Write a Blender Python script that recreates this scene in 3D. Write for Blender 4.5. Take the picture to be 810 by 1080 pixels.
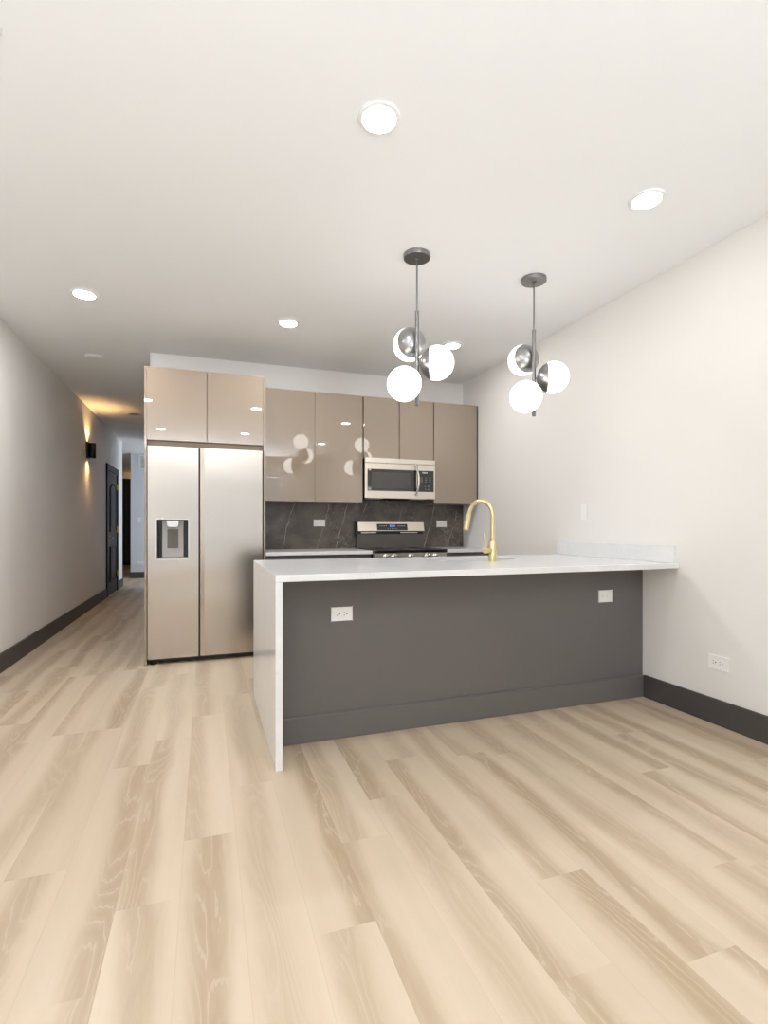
import bpy, bmesh, math, random
from mathutils import Vector, Matrix
random.seed(7)
PI = math.pi
S = bpy.context.scene
C = S.collection
for o in list(bpy.data.objects):
    bpy.data.objects.remove(o)

# ------------------------------------------------------------------ camera
cam_d = bpy.data.cameras.new('camera')
cam = bpy.data.objects.new('camera', cam_d)
C.objects.link(cam)
cam.location = (0, 0, 1.14)
cam.rotation_euler = (PI / 2, 0, -math.atan((405 - 217) / 542))
cam_d.sensor_fit = 'HORIZONTAL'
cam_d.sensor_width = 36
cam_d.lens = 542 / 810 * 36
cam_d.shift_y = 16 / 810
cam_d.clip_start = 0.02
S.camera = cam

# ------------------------------------------------------------------ world, light, exposure
w = bpy.data.worlds.new('world')
S.world = w
w.use_nodes = True
w.node_tree.nodes['Background'].inputs[0].default_value = (0.86, 0.93, 1.0, 1)
w.node_tree.nodes['Background'].inputs[1].default_value = 0.2
S.view_settings.view_transform = 'Standard'
S.view_settings.look = 'None'
S.view_settings.gamma = 1
S.view_settings.use_curve_mapping = False
S.view_settings.exposure = 0.06


def area(name, loc, rot, sx, sy, power, col=(1, 1, 1), spread=PI):
    d = bpy.data.lights.new(name, 'AREA')
    d.shape = 'RECTANGLE'
    d.size = sx
    d.size_y = sy
    d.energy = power
    d.color = col
    d.spread = spread
    o = bpy.data.objects.new(name, d)
    C.objects.link(o)
    o.location = loc
    o.rotation_euler = rot
    return o


# daylight through the glazed opening behind the photographer and through the far room's window
area('daylight', (0.225, -2.48, 1.25), (PI / 2, 0, 0), 2.9, 2.15, 19, (0.93, 0.965, 1.0))
# added fill light, unseen outside that opening, aimed up to brighten the ceiling
area('ceiling_fill', (1.1, -4.4, -1.05), (PI - math.radians(36), 0, math.radians(38)), 3.8, 2.4, 3100, (0.86, 0.93, 1.0))
area('far_daylight', (1.45, 11.9, 1.5), (0, PI / 2, 0), 1.9, 1.2, 48, (0.76, 0.86, 1.0))
DOWN_W = 6.0          # each recessed lamp
DOWN_COL = (0.97, 0.98, 0.995)

# ------------------------------------------------------------------ materials


def lin(r, g, b):
    f = lambda v: (v / 255 / 12.92) if v <= 10 else ((v / 255 + 0.055) / 1.055) ** 2.4
    return (f(r), f(g), f(b), 1)


class N:
    def __init__(s, m):
        s.t = m.node_tree

    def n(s, typ, **kw):
        x = s.t.nodes.new(typ)
        for k, v in kw.items():
            if hasattr(x, k) and not k.startswith('in_'):
                setattr(x, k, v)
        return x

    def put(s, sock, v):
        if isinstance(v, bpy.types.NodeSocket):
            s.t.links.new(v, sock)
        else:
            sock.default_value = v

    def m(s, op, a, b=0.0, c=0.0, clamp=False):
        x = s.n('ShaderNodeMath', operation=op)
        x.use_clamp = clamp
        s.put(x.inputs[0], a)
        s.put(x.inputs[1], b)
        s.put(x.inputs[2], c)
        return x.outputs[0]

    def xyz(s, a, b, c):
        x = s.n('ShaderNodeCombineXYZ')
        for i, v in enumerate((a, b, c)):
            s.put(x.inputs[i], v)
        return x.outputs[0]

    def sep(s, v):
        x = s.n('ShaderNodeSeparateXYZ')
        s.put(x.inputs[0], v)
        return x.outputs

    def noise(s, vec, scale, detail=2, rough=0.5, dist=0.0):
        x = s.n('ShaderNodeTexNoise')
        s.put(x.inputs['Vector'], vec)
        x.inputs['Scale'].default_value = scale
        x.inputs['Detail'].default_value = detail
        x.inputs['Roughness'].default_value = rough
        x.inputs['Distortion'].default_value = dist
        return x.outputs[0]

    def step(s, v, lo, hi):
        x = s.n('ShaderNodeMapRange', interpolation_type='SMOOTHSTEP')
        s.put(x.inputs['Value'], v)
        s.put(x.inputs['From Min'], lo)
        s.put(x.inputs['From Max'], hi)
        return x.outputs[0]

    def mix(s, f, a, b):
        x = s.n('ShaderNodeMix', data_type='RGBA')
        s.put(x.inputs[0], f)
        s.put(x.inputs[6], a)
        s.put(x.inputs[7], b)
        return x.outputs[2]

    def pos(s):
        return s.n('ShaderNodeNewGeometry').outputs['Position']

    def obj(s):
        return s.n('ShaderNodeTexCoord').outputs['Object']


def mat(name, col, rough=0.5, metal=0.0, spec=0.5, coat=0.0, coat_rough=0.03, emit=None, estr=0.0):
    m = bpy.data.materials.new(name)
    m.use_nodes = True
    b = m.node_tree.nodes['Principled BSDF']
    b.inputs['Base Color'].default_value = col
    b.inputs['Roughness'].default_value = rough
    b.inputs['Metallic'].default_value = metal
    b.inputs['Specular IOR Level'].default_value = spec
    b.inputs['Coat Weight'].default_value = coat
    b.inputs['Coat Roughness'].default_value = coat_rough
    if emit:
        b.inputs['Emission Color'].default_value = emit
        b.inputs['Emission Strength'].default_value = estr
    return m


def bsdf(m):
    return m.node_tree.nodes['Principled BSDF']


def paint(name, col, rough=0.55, amount=0.03, scale=60, bump=0.04):
    """matt paint with faint roller texture"""
    m = mat(name, col, rough)
    k = N(m)
    b = bsdf(m)
    p = k.pos()
    n = k.noise(p, scale, 3)
    n2 = k.noise(p, 1.2, 2)
    dark = tuple(c * (1 - amount) for c in col[:3]) + (1,)
    k.put(b.inputs['Base Color'], k.mix(n2, dark, col))
    bp = k.n('ShaderNodeBump')
    bp.inputs['Strength'].default_value = bump
    bp.inputs['Distance'].default_value = 0.002
    k.put(bp.inputs['Height'], n)
    k.put(b.inputs['Normal'], bp.outputs[0])
    return m


M = {}
M['wall'] = paint('warm_white_wall_paint', (0.865, 0.84, 0.81, 1))
M['ceiling'] = paint('white_ceiling_paint', (0.88, 0.88, 0.875, 1), 0.7)
M['far_wall'] = paint('white_far_wall_paint', (0.76, 0.77, 0.79, 1))
M['charcoal'] = paint('charcoal_satin_paint', lin(107, 103, 101), 0.42, 0.03, 90)
M['base_paint'] = paint('charcoal_baseboard_paint', lin(80, 75, 73), 0.55, 0.04, 90)
bsdf(M['base_paint']).inputs['Specular IOR Level'].default_value = 0.25
M['door_paint'] = mat('espresso_door_paint', lin(34, 24, 19), 0.5, spec=0.15)
M['taupe'] = mat('glossy_taupe_lacquer', lin(146, 128, 109), 0.5, spec=0.2, coat=1.0, coat_rough=0.0)
bsdf(M['taupe']).inputs['Coat IOR'].default_value = 2.0
M['taupe_side'] = mat('taupe_carcass', lin(150, 133, 115), 0.4)
M['gap'] = mat('dark_gap', lin(66, 58, 50), 0.6)
M['black'] = mat('black_plastic', lin(24, 23, 22), 0.35)
M['matt_black'] = mat('matt_black_enamel', lin(22, 21, 20), 0.7, spec=0.2)
M['blackmetal'] = mat('black_metal', lin(20, 18, 17), 0.4, 0.4)
M['glass_black'] = mat('black_glass', lin(30, 28, 27), 0.06, coat=0.6)
M['white_plastic'] = mat('white_plastic', lin(246, 245, 243), 0.35)
M['slot'] = mat('outlet_slot', lin(70, 68, 66), 0.6)
M['pale_slot'] = mat('pale_slot', lin(170, 168, 165), 0.6)
M['gold'] = mat('brushed_gold', lin(224, 204, 160), 0.36, 1.0)
M['brass'] = mat('polished_brass', lin(214, 178, 92), 0.25, 1.0)
M['nickel'] = mat('smoked_nickel', (0.40, 0.40, 0.405, 1), 0.3, 1.0)
M['rodmetal'] = mat('gunmetal_rod', (0.27, 0.265, 0.26, 1), 0.38, 1.0)
M['globe'] = mat('opal_glass_lit', (0.9, 0.9, 0.88, 1), 0.25, emit=(1.0, 0.965, 0.92, 1), estr=3.3)
M['lens'] = mat('lamp_diffuser_lit', (0.9, 0.9, 0.9, 1), 0.4, emit=(1.0, 0.97, 0.93, 1), estr=22)
M['trim_white'] = mat('white_lamp_trim', (0.85, 0.85, 0.84, 1), 0.5)
M['unlit_lens'] = mat('unlit_diffuser', (0.6, 0.58, 0.55, 1), 0.5)
M['chrome'] = mat('chrome_handle', (0.72, 0.70, 0.67, 1), 0.16, 1.0)
M['mark'] = mat('white_mark', lin(205, 205, 200), 0.5)
M['blue_led'] = mat('blue_display', lin(40, 90, 200), 0.4, emit=(0.15, 0.38, 1.0, 1), estr=0.9)
M['warm_lens'] = mat('warm_lamp_lit', (0.9, 0.7, 0.4, 1), 0.4, emit=(1.0, 0.62, 0.22, 1), estr=12)
M['dispenser_grey'] = mat('grey_dispenser_plastic', lin(172, 170, 168), 0.4)
M['oven_enamel'] = mat('dark_enamel', lin(98, 92, 86), 0.3)


def stainless(name, col, rough, along='X'):
    m = mat(name, col, rough, 1.0)
    k = N(m)
    b = bsdf(m)
    x, y, z = k.sep(k.pos())
    v = k.xyz(k.m('MULTIPLY', x, 3.0 if along == 'X' else 400), k.m('MULTIPLY', y, 3.0), k.m('MULTIPLY', z, 400.0 if along == 'X' else 3))
    n = k.noise(v, 1.0, 2)
    k.put(b.inputs['Roughness'], k.m('MULTIPLY_ADD', n, 0.10, rough - 0.05))
    wv = k.noise(k.xyz(k.m('MULTIPLY', x, 1.1), 0.0, k.m('MULTIPLY', z, 2.2)), 1.0, 1)
    bp = k.n('ShaderNodeBump')
    bp.inputs['Strength'].default_value = 0.35
    bp.inputs['Distance'].default_value = 0.02
    k.put(bp.inputs['Height'], wv)
    k.put(b.inputs['Normal'], bp.outputs[0])
    b.inputs['Anisotropic'].default_value = 0.4
    return m


M['steel'] = stainless('brushed_stainless', (0.545, 0.495, 0.445, 1), 0.22)
M['steel_warm'] = stainless('warm_stainless', (0.74, 0.68, 0.61, 1), 0.30)


def quartz():
    m = mat('white_quartz', (0.8, 0.8, 0.8, 1), 0.16)
    k = N(m)
    b = bsdf(m)
    p = k.pos()
    n = k.noise(p, 2.2, 4, 0.6, 1.4)
    vein = k.m('SUBTRACT', 1.0, k.step(k.m('ABSOLUTE', k.m('SUBTRACT', n, 0.5)), 0.0, 0.02))
    cl = k.noise(p, 5.0, 3)
    base = k.mix(cl, (0.77, 0.77, 0.775, 1), (0.83, 0.83, 0.83, 1))
    k.put(b.inputs['Base Color'], k.mix(k.m('MULTIPLY', vein, 0.09), base, (0.5, 0.5, 0.52, 1)))
    return m


M['quartz'] = quartz()


def marble():
    m = mat('grey_veined_marble', (0.1, 0.1, 0.1, 1), 0.3)
    k = N(m)
    b = bsdf(m)
    p = k.pos()
    x, y, z = k.sep(p)
    n = k.noise(p, 4.0, 5, 0.62, 0.6)
    base = k.mix(k.step(n, 0.3, 0.72), lin(76, 69, 63), lin(116, 106, 97))
    # fine darker vertical stripes, fading out to the right
    stripe = k.m('SINE', k.m('MULTIPLY', x, 2 * PI / 0.018))
    stripe_mask = k.m('MULTIPLY', k.m('MULTIPLY_ADD', stripe, 0.5, 0.5), k.m('SUBTRACT', 1.0, k.step(x, 0.95, 1.35)))
    base = k.mix(k.m('MULTIPLY', stripe_mask, 0.16), base, lin(60, 55, 50))
    # long diagonal veins
    wob = k.m('MULTIPLY', k.m('SUBTRACT', k.noise(p, 6.0, 3), 0.5), 0.07)
    t = k.m('ADD', k.m('MULTIPLY_ADD', z, -0.29, x), wob)
    tot = None
    for t0, wd in ((1.023, 0.0045), (1.232, 0.004), (2.034, 0.0045), (0.83, 0.0025), (0.46, 0.003), (2.33, 0.003), (1.66, 0.002)):
        d = k.m('ABSOLUTE', k.m('SUBTRACT', t, t0))
        q = k.m('SUBTRACT', 1.0, k.step(d, 0.0, wd * 1.6))
        tot = q if tot is None else k.m('MAXIMUM', tot, q)
    gate = k.step(k.noise(p, 5.5, 2), 0.36, 0.58)
    base = k.mix(k.m('MULTIPLY', tot, k.m('MULTIPLY', gate, 0.6)), base, lin(205, 196, 186))
    # short crackle veins
    f = k.noise(p, 7.5, 4, 0.62, 1.6)
    cr = k.m('SUBTRACT', 1.0, k.step(k.m('ABSOLUTE', k.m('SUBTRACT', f, 0.52)), 0.0, 0.012))
    gate2 = k.step(k.noise(p, 3.1, 2), 0.48, 0.66)
    base = k.mix(k.m('MULTIPLY', cr, k.m('MULTIPLY', gate2, 0.7)), base, lin(190, 180, 170))
    k.put(b.inputs['Base Color'], base)
    return m


M['marble'] = marble()


def oak():
    m = mat('light_oak_planks', (0.7, 0.6, 0.5, 1), 0.36)
    k = N(m)
    b = bsdf(m)
    uvn = k.n('ShaderNodeUVMap', uv_map='plank')
    rn = k.n('ShaderNodeUVMap', uv_map='seed')
    u, v, _ = k.sep(uvn.outputs[0])
    r1, r2, _ = k.sep(rn.outputs[0])
    uw = k.m('MULTIPLY', u, 0.18)
    so = k.m('MULTIPLY', r1, 37.0)
    s2 = k.m('MULTIPLY', r2, 53.0)
    # broad tan figure band drifting along each plank
    drift = k.m('MULTIPLY', k.m('SUBTRACT', k.noise(k.xyz(so, k.m('MULTIPLY', v, 0.9), s2), 1.0, 1), 0.5), 0.7)
    cen = k.m('ADD', k.m('MULTIPLY_ADD', r2, 0.9, 0.05), drift)
    dist = k.m('ABSOLUTE', k.m('SUBTRACT', u, cen))
    wd = k.m('MULTIPLY_ADD', k.noise(k.xyz(s2, k.m('MULTIPLY', v, 1.6), so), 1.0, 1), 0.42, 0.10)
    band = k.m('SUBTRACT', 1.0, k.step(dist, k.m('MULTIPLY', wd, 0.25), k.m('MULTIPLY', wd, 1.35)))
    strength = k.m('MULTIPLY_ADD', r1, 0.55, 0.45)
    band = k.m('MULTIPLY', band, strength)
    # broad soft tonal variation
    soft = k.noise(k.xyz(k.m('MULTIPLY_ADD', uw, 9.0, so), k.m('MULTIPLY', v, 0.55), s2), 1.0, 2)
    light = k.mix(soft, (0.51, 0.40, 0.275, 1), (0.68, 0.57, 0.435, 1))
    light = k.mix(k.m('MULTIPLY', r1, 0.35), light, (0.57, 0.465, 0.34, 1))
    col = k.mix(k.m('MULTIPLY', band, 0.85), light, (0.40, 0.295, 0.19, 1))
    # cathedral contour lines
    field = k.noise(k.xyz(k.m('MULTIPLY_ADD', uw, 7.0, so), k.m('MULTIPLY_ADD', v, 1.15, s2), r1), 1.0, 1.2, 0.4)
    cat = k.m('SINE', k.m('MULTIPLY_ADD', field, 95.0, k.m('MULTIPLY', k.noise(k.xyz(k.m('MULTIPLY', uw, 75.0), k.m('MULTIPLY', v, 9.0), so), 1.0, 3), 5.5)))
    lines_l = k.m('MULTIPLY', k.step(cat, 0.80, 1.0), k.m('MULTIPLY', band, 0.5))
    lines_d = k.m('MULTIPLY', k.step(k.m('MULTIPLY', cat, -1.0), 0.1, 1.0), k.m('MULTIPLY', band, 0.22))
    col = k.mix(lines_d, col, (0.36, 0.245, 0.15, 1))
    col = k.mix(lines_l, col, (0.60, 0.50, 0.385, 1))
    # fine fibres
    fib = k.noise(k.xyz(k.m('MULTIPLY_ADD', uw, 260.0, so), k.m('MULTIPLY', v, 7.0), s2), 1.0, 3, 0.6)
    col = k.mix(k.m('MULTIPLY', k.step(fib, 0.52, 0.75), k.m('MULTIPLY_ADD', band, 0.22, 0.10)), col, (0.40, 0.29, 0.19, 1))
    # joints
    eu = k.m('MINIMUM', u, k.m('SUBTRACT', 1.0, u))
    seam = k.m('SUBTRACT', 1.0, k.step(eu, 0.002, 0.010))
    col = k.mix(k.m('MULTIPLY', seam, 0.22), col, (0.34, 0.25, 0.17, 1))
    k.put(b.inputs['Base Color'], col)
    k.put(b.inputs['Roughness'], k.m('MULTIPLY_ADD', fib, 0.12, 0.33))
    bp = k.n('ShaderNodeBump')
    bp.inputs['Strength'].default_value = 0.12
    bp.inputs['Distance'].default_value = 0.001
    k.put(bp.inputs['Height'], k.m('SUBTRACT', fib, seam))
    k.put(b.inputs['Normal'], bp.outputs[0])
    return m


M['oak'] = oak()


# ------------------------------------------------------------------ mesh helpers
def box(bm, x0, x1, y0, y1, z0, z1, bev=0.0, seg=2):
    r = bmesh.ops.create_cube(bm, size=1)
    vs = r['verts']
    for v in vs:
        v.co = Vector(((x0 + x1) / 2 + v.co.x * (x1 - x0), (y0 + y1) / 2 + v.co.y * (y1 - y0), (z0 + z1) / 2 + v.co.z * (z1 - z0)))
    if bev > 0:
        es = list({e for v in vs for e in v.link_edges})
        bmesh.ops.bevel(bm, geom=es, offset=bev, segments=seg, profile=0.6, affect='EDGES', clamp_overlap=True)
    return bm


def prism(bm, pts, lo, hi, axis='Z'):
    """extrude a closed 2-D outline between lo and hi along axis"""
    def P(a, b, c):
        return {'Z': (a, b, c), 'Y': (a, c, b), 'X': (c, a, b)}[axis]
    A = [bm.verts.new(P(a, b, lo)) for a, b in pts]
    B = [bm.verts.new(P(a, b, hi)) for a, b in pts]
    n = len(pts)
    bm.faces.new(A)
    bm.faces.new(list(reversed(B)))
    for i in range(n):
        bm.faces.new((A[i], B[i], B[(i + 1) % n], A[(i + 1) % n]))
    bmesh.ops.recalc_face_normals(bm, faces=bm.faces[:])
    return bm


def lathe(bm, prof, loc=(0, 0, 0), axis=(0, 0, 1), seg=32):
    """revolve (radius, height) pairs about axis through loc"""
    q = Vector((0, 0, 1)).rotation_difference(Vector(axis).normalized())
    L = Vector(loc)
    rings = []
    for r, h in prof:
        if r < 1e-6:
            rings.append([bm.verts.new(L + q @ Vector((0, 0, h)))])
        else:
            rings.append([bm.verts.new(L + q @ Vector((r * math.cos(2 * PI * i / seg), r * math.sin(2 * PI * i / seg), h))) for i in range(seg)])
    for a, b in zip(rings, rings[1:]):
        for i in range(seg):
            j = (i + 1) % seg
            if len(a) == 1 and len(b) > 1:
                bm.faces.new((a[0], b[i], b[j]))
            elif len(b) == 1 and len(a) > 1:
                bm.faces.new((a[i], a[j], b[0]))
            elif len(a) > 1:
                bm.faces.new((a[i], a[j], b[j], b[i]))
    for r in (rings[0], rings[-1]):
        if len(r) > 1:
            bm.faces.new(r)
    bmesh.ops.recalc_face_normals(bm, faces=bm.faces[:])
    return bm


def rod(bm, a, b, r, seg=16, r2=None):
    a, b = Vector(a), Vector(b)
    return lathe(bm, [(r, 0), (r if r2 is None else r2, (b - a).length)], a, b - a, seg)


def tube(bm, pts, r, seg=14):
    """tube along a polyline; r a number or one per point"""
    pts = [Vector(p) for p in pts]
    rs = r if isinstance(r, (list, tuple)) else [r] * len(pts)
    rings = []
    prev = None
    for i, p in enumerate(pts):
        t = (pts[min(i + 1, len(pts) - 1)] - pts[max(i - 1, 0)]).normalized()
        if prev is None:
            u = t.orthogonal().normalized()
        else:
            u = (prev - t * prev.dot(t)).normalized()
        prev = u
        v = t.cross(u)
        rings.append([bm.verts.new(p + (u * math.cos(2 * PI * k / seg) + v * math.sin(2 * PI * k / seg)) * rs[i]) for k in range(seg)])
    for a, b in zip(rings, rings[1:]):
        for k in range(seg):
            j = (k + 1) % seg
            bm.faces.new((a[k], a[j], b[j], b[k]))
    bm.faces.new(rings[0])
    bm.faces.new(rings[-1])
    bmesh.ops.recalc_face_normals(bm, faces=bm.faces[:])
    return bm


def BM():
    return bmesh.new()


def obj(name, bm, m, parent=None, smooth=False):
    me = bpy.data.meshes.new(name)
    bm.to_mesh(me)
    bm.free()
    me.materials.append(m)
    if smooth:
        for p in me.polygons:
            p.use_smooth = True
        try:
            me.set_sharp_from_angle(angle=math.radians(35))
        except Exception:
            pass
    o = bpy.data.objects.new(name, me)
    C.objects.link(o)
    if parent is not None:
        o.parent = parent
        # geometry is written in world coordinates: undo the parent's place
        o.matrix_parent_inverse = Matrix.Identity(4)
        inv = wmat(parent).inverted()
        me.transform(inv)
    return o


def wmat(o):
    L = Matrix.LocRotScale(o.location, o.rotation_euler, None)
    return wmat(o.parent) @ L if o.parent else L


def thing(name, label, cat, loc, group=None):
    o = bpy.data.objects.new(name, None)
    C.objects.link(o)
    o.location = loc
    o.empty_display_size = 0.1
    o['label'] = label
    o['category'] = cat
    if group:
        o['group'] = group
    return o


def tag(o, label, cat, group=None):
    o['label'] = label
    o['category'] = cat
    if group:
        o['group'] = group
    return o


def struct(name, bm, m, parent=None, smooth=False):
    o = obj(name, bm, m, parent, smooth)
    if parent is None:
        o['kind'] = 'structure'
    return o


def copy_thing(root, loc, label):
    r = root.copy()
    C.objects.link(r)
    r.location = loc
    r['label'] = label
    for ch in list(root.children):
        c = ch.copy()
        C.objects.link(c)
        c.parent = r
        for g in list(ch.children):
            d = g.copy()
            C.objects.link(d)
            d.parent = c
    return r


# ------------------------------------------------------------------ room shell
XL, XR, YB, ZC, YR = -1.525, 2.795, 5.29, 2.785, -2.55
YE = 11.05           # end of the hall's left wall


def build_floor():
    bm = BM()
    uv = bm.loops.layers.uv.new('plank')
    sd = bm.loops.layers.uv.new('seed')
    W, L = 0.18, 1.29
    known = {0: 2.99, 1: 3.29, 2: 2.347, 3: 1.415, 4: 1.80, 5: 2.046, 6: 2.365, 7: 1.402, 8: 2.30, 9: 2.245,
             10: 1.27, 11: 2.52, 12: 1.86, 13: 2.25, 14: 1.55, -1: 2.706, -2: 3.25, -3: 3.24, -4: 3.18, -5: 3.5, -6: 2.9}
    rng = random.Random(21)
    for i in range(-17, 18):
        xa = -0.255 + W * i
        xb = xa + W
        y = known.get(i, rng.uniform(0, L))
        y -= math.ceil((y + 3.0) / L) * L
        while y < 17.6:
            a, b, c = rng.random(), rng.random(), rng.random()
            vs = [bm.verts.new(p) for p in ((xa, y, 0), (xb, y, 0), (xb, y + L, 0), (xa, y + L, 0))]
            f = bm.faces.new(vs)
            flip = rng.random() < 0.5
            for lp, q in zip(f.loops, ((0, 0), (1, 0), (1, L), (0, L))):
                lp[uv].uv = ((1 - q[0]) if flip else q[0], q[1])
                lp[sd].uv = (a, b)
            y += L
    o = struct('floor', bm, M['oak'])
    return o


build_floor()
struct('subfloor', box(BM(), -3.4, 2.92, -2.7, 17.7, -0.12, -0.004), M['gap'])['kind'] = 'structure'
struct('ceiling', box(BM(), -3.4, 2.92, -2.7, 17.7, ZC, ZC + 0.12), M['ceiling'])
struct('wall_left', box(BM(), XL - 0.12, XL, YR - 0.12, YE, 0, ZC), M['wall'])
struct('wall_right', box(BM(), XR, XR + 0.12, YR - 0.12, YB + 0.12, 0, ZC), M['wall'])
struct('wall_kitchen', box(BM(), -0.495, XR, YB, YB + 0.12, 0, ZC), M['wall'])
struct('wall_hall', box(BM(), -0.495, -0.375, YB + 0.12, 10.95, 0, ZC), M['wall'])
bm = BM()
box(bm, -0.375, 1.62, 10.83, 10.95, 0, ZC)
box(bm, 1.5, 1.62, 10.95, 12.7, 0, ZC)
struct('wall_far_room', bm, M['far_wall'])
struct('wall_end', box(BM(), -1.585, 1.62, 12.7, 12.82, 0, ZC), M['far_wall'])
bm = BM()
box(bm, -3.3, XL - 0.12, YE - 0.12, YE, 0, ZC)
box(bm, -3.42, -3.3, YE - 0.12, 17.6, 0, ZC)
struct('wall_corridor', bm, M['wall'])
struct('wall_corridor_end', box(BM(), -3.3, -1.45, 17.2, 17.32, 0, ZC), M['wall'])
struct('wall_corridor_right', box(BM(), -1.585, -1.465, 12.82, 17.2, 0, ZC), M['wall'])
# wall behind the photographer with its glazed opening
bm = BM()
y0, y1 = YR - 0.12, YR
box(bm, XL, -1.3, y0, y1, 0, ZC)
box(bm, 1.75, XR, y0, y1, 0, ZC)
box(bm, -1.3, 1.75, y0, y1, 2.38, ZC)
box(bm, -1.3, 1.75, y0, y1, 0, 0.12)
struct('wall_rear', bm, M['wall'])

bm = BM()
for a in ((-1.3, -1.25, 0.12, 2.38), (1.70, 1.75, 0.12, 2.38), (-1.25, 1.70, 2.33, 2.38), (-1.25, 1.70, 0.12, 0.17)):
    box(bm, a[0], a[1], y0 + 0.01, y1 - 0.02, a[2], a[3], 0.003)
struct('window_1', bm, M['trim_white'])

# baseboards
struct('baseboard_left', box(BM(), XL, XL + 0.016, YR, 9.31, 0, 0.15, 0.002), M['base_paint'])
bm = BM()
box(bm, XL, XL + 0.016, 10.47, YE + 0.016, 0, 0.15, 0.002)
struct('baseboard_left_far', bm, M['base_paint'])
struct('baseboard_right', box(BM(), XR - 0.016, XR, YR, 2.690, 0, 0.147, 0.002), M['base_paint'])
struct('baseboard_end', box(BM(), -1.60, 1.5, 12.684, 12.7, 0, 0.135, 0.002), M['base_paint'])

# hall door in the left wall
d = bpy.data.objects.new('door_1', None)
C.objects.link(d)
d.location = (XL, 9.9, 0)
d['kind'] = 'structure'
YA, YZ, ZT = 9.46, 10.32, 2.06
bm = BM()
box(bm, XL, XL + 0.022, YA - 0.13, YA - 0.02, 0, ZT + 0.12, 0.004)
box(bm, XL, XL + 0.022, YZ + 0.02, YZ + 0.13, 0, ZT + 0.12, 0.004)
box(bm, XL, XL + 0.022, YA - 0.02, YZ + 0.02, ZT + 0.01, ZT + 0.12, 0.004)
obj('door_casing', bm, M['door_paint'], d)
bm = BM()
box(bm, XL, XL + 0.010, YA, YZ, 0.01, ZT, 0.002)
# raised panels: arched upper, square lower
ym = (YA + YZ) / 2
hw = 0.29
arch = [(ym - hw, 1.06), (ym + hw, 1.06), (ym + hw, 1.78)]
for k in range(1, 12):
    t = k / 12
    arch.append((ym + hw - 2 * hw * t, 1.78 + 0.11 * math.sin(PI * t)))
arch.append((ym - hw, 1.78))


def molded(bm, pts, x0):
    cx = sum(p[0] for p in pts) / len(pts)
    cz = sum(p[1] for p in pts) / len(pts)
    rings = []
    for s, x in ((1.0, x0), (0.97, x0 + 0.016), (0.90, x0 + 0.016), (0.86, x0 + 0.004), (0.74, x0 + 0.014)):
        rings.append([bm.verts.new((x, cx + (a - cx) * s, cz + (b - cz) * (1 - (1 - s) * 0.55))) for a, b in pts])
    n = len(pts)
    for A, B in zip(rings, rings[1:]):
        for i in range(n):
            bm.faces.new((A[i], A[(i + 1) % n], B[(i + 1) % n], B[i]))
    bm.faces.new(rings[-1])


molded(bm, arch, XL + 0.010)
molded(bm, [(ym - hw, 0.22), (ym + hw, 0.22), (ym + hw, 0.82), (ym - hw, 0.82)], XL + 0.010)
bmesh.ops.recalc_face_normals(bm, faces=bm.faces[:])
obj('door_panel', bm, M['door_paint'], d)
bm = BM()
lathe(bm, [(0.03, 0), (0.03, 0.008), (0.011, 0.012), (0.011, 0.05)], (XL + 0.01, YA + 0.07, 0.96), (1, 0, 0), 16)
tube(bm, [(XL + 0.055, YA + 0.07, 0.96), (XL + 0.058, YA + 0.12, 0.962), (XL + 0.055, YA + 0.19, 0.958)], [0.011, 0.010, 0.008], 10)
h = obj('door_handle', bm, M['brass'], d, True)
h['label'] = 'polished brass lever handle'
for z in (1.86, 1.10, 0.32):
    bm = BM()
    box(bm, XL + 0.010, XL + 0.026, YZ - 0.05, YZ + 0.015, z - 0.055, z + 0.055, 0.002)
    rod(bm, (XL + 0.03, YZ + 0.012, z - 0.055), (XL + 0.03, YZ + 0.012, z + 0.055), 0.009, 10)
    obj('hinge', bm, M['brass'], d)['label'] = 'brass hinge'

# dark door far down the corridor
d2 = bpy.data.objects.new('door_2', None)
C.objects.link(d2)
d2.location = (-2.2, 17.2, 0)
d2['kind'] = 'structure'
bm = BM()
box(bm, -2.75, -1.70, 17.15, 17.2, 0.0, 2.60, 0.004)
obj('door_panel', bm, M['blackmetal'], d2)

# ------------------------------------------------------------------ kitchen: backsplash and base units on the back wall
bm = box(BM(), 0.50, XR - 0.002, YB - 0.012, YB - 0.0005, 0.917, 1.390)
box(bm, 1.487, 2.264, YB - 0.012, YB - 0.0005, 1.390, 1.50)
o = obj('backsplash', bm, M['marble'])
tag(o, 'dark grey marble backsplash with white veins behind the range', 'backsplash')


def base_unit(name, label, x0, x1, ndraw):
    t = thing(name, label, 'cabinet', ((x0 + x1) / 2, 4.97, 0), 'charcoal base cabinets along the back wall')
    bm = BM()
    box(bm, x0, x1, 4.69, YB - 0.001, 0.10, 0.884)
    box(bm, x0, x1, 4.75, YB - 0.001, 0.0, 0.10)
    obj('carcass', bm, M['charcoal'], t)
    wd = (x1 - x0) / ndraw
    for i in range(ndraw):
        a, b = x0 + i * wd + 0.002, x0 + (i + 1) * wd - 0.002
        obj('drawer_front', box(BM(), a, b, 4.67, 4.69, 0.70, 0.862, 0.002), M['charcoal'], t)
        obj('door', box(BM(), a, b, 4.67, 4.69, 0.105, 0.695, 0.002), M['charcoal'], t)
    return t


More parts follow.
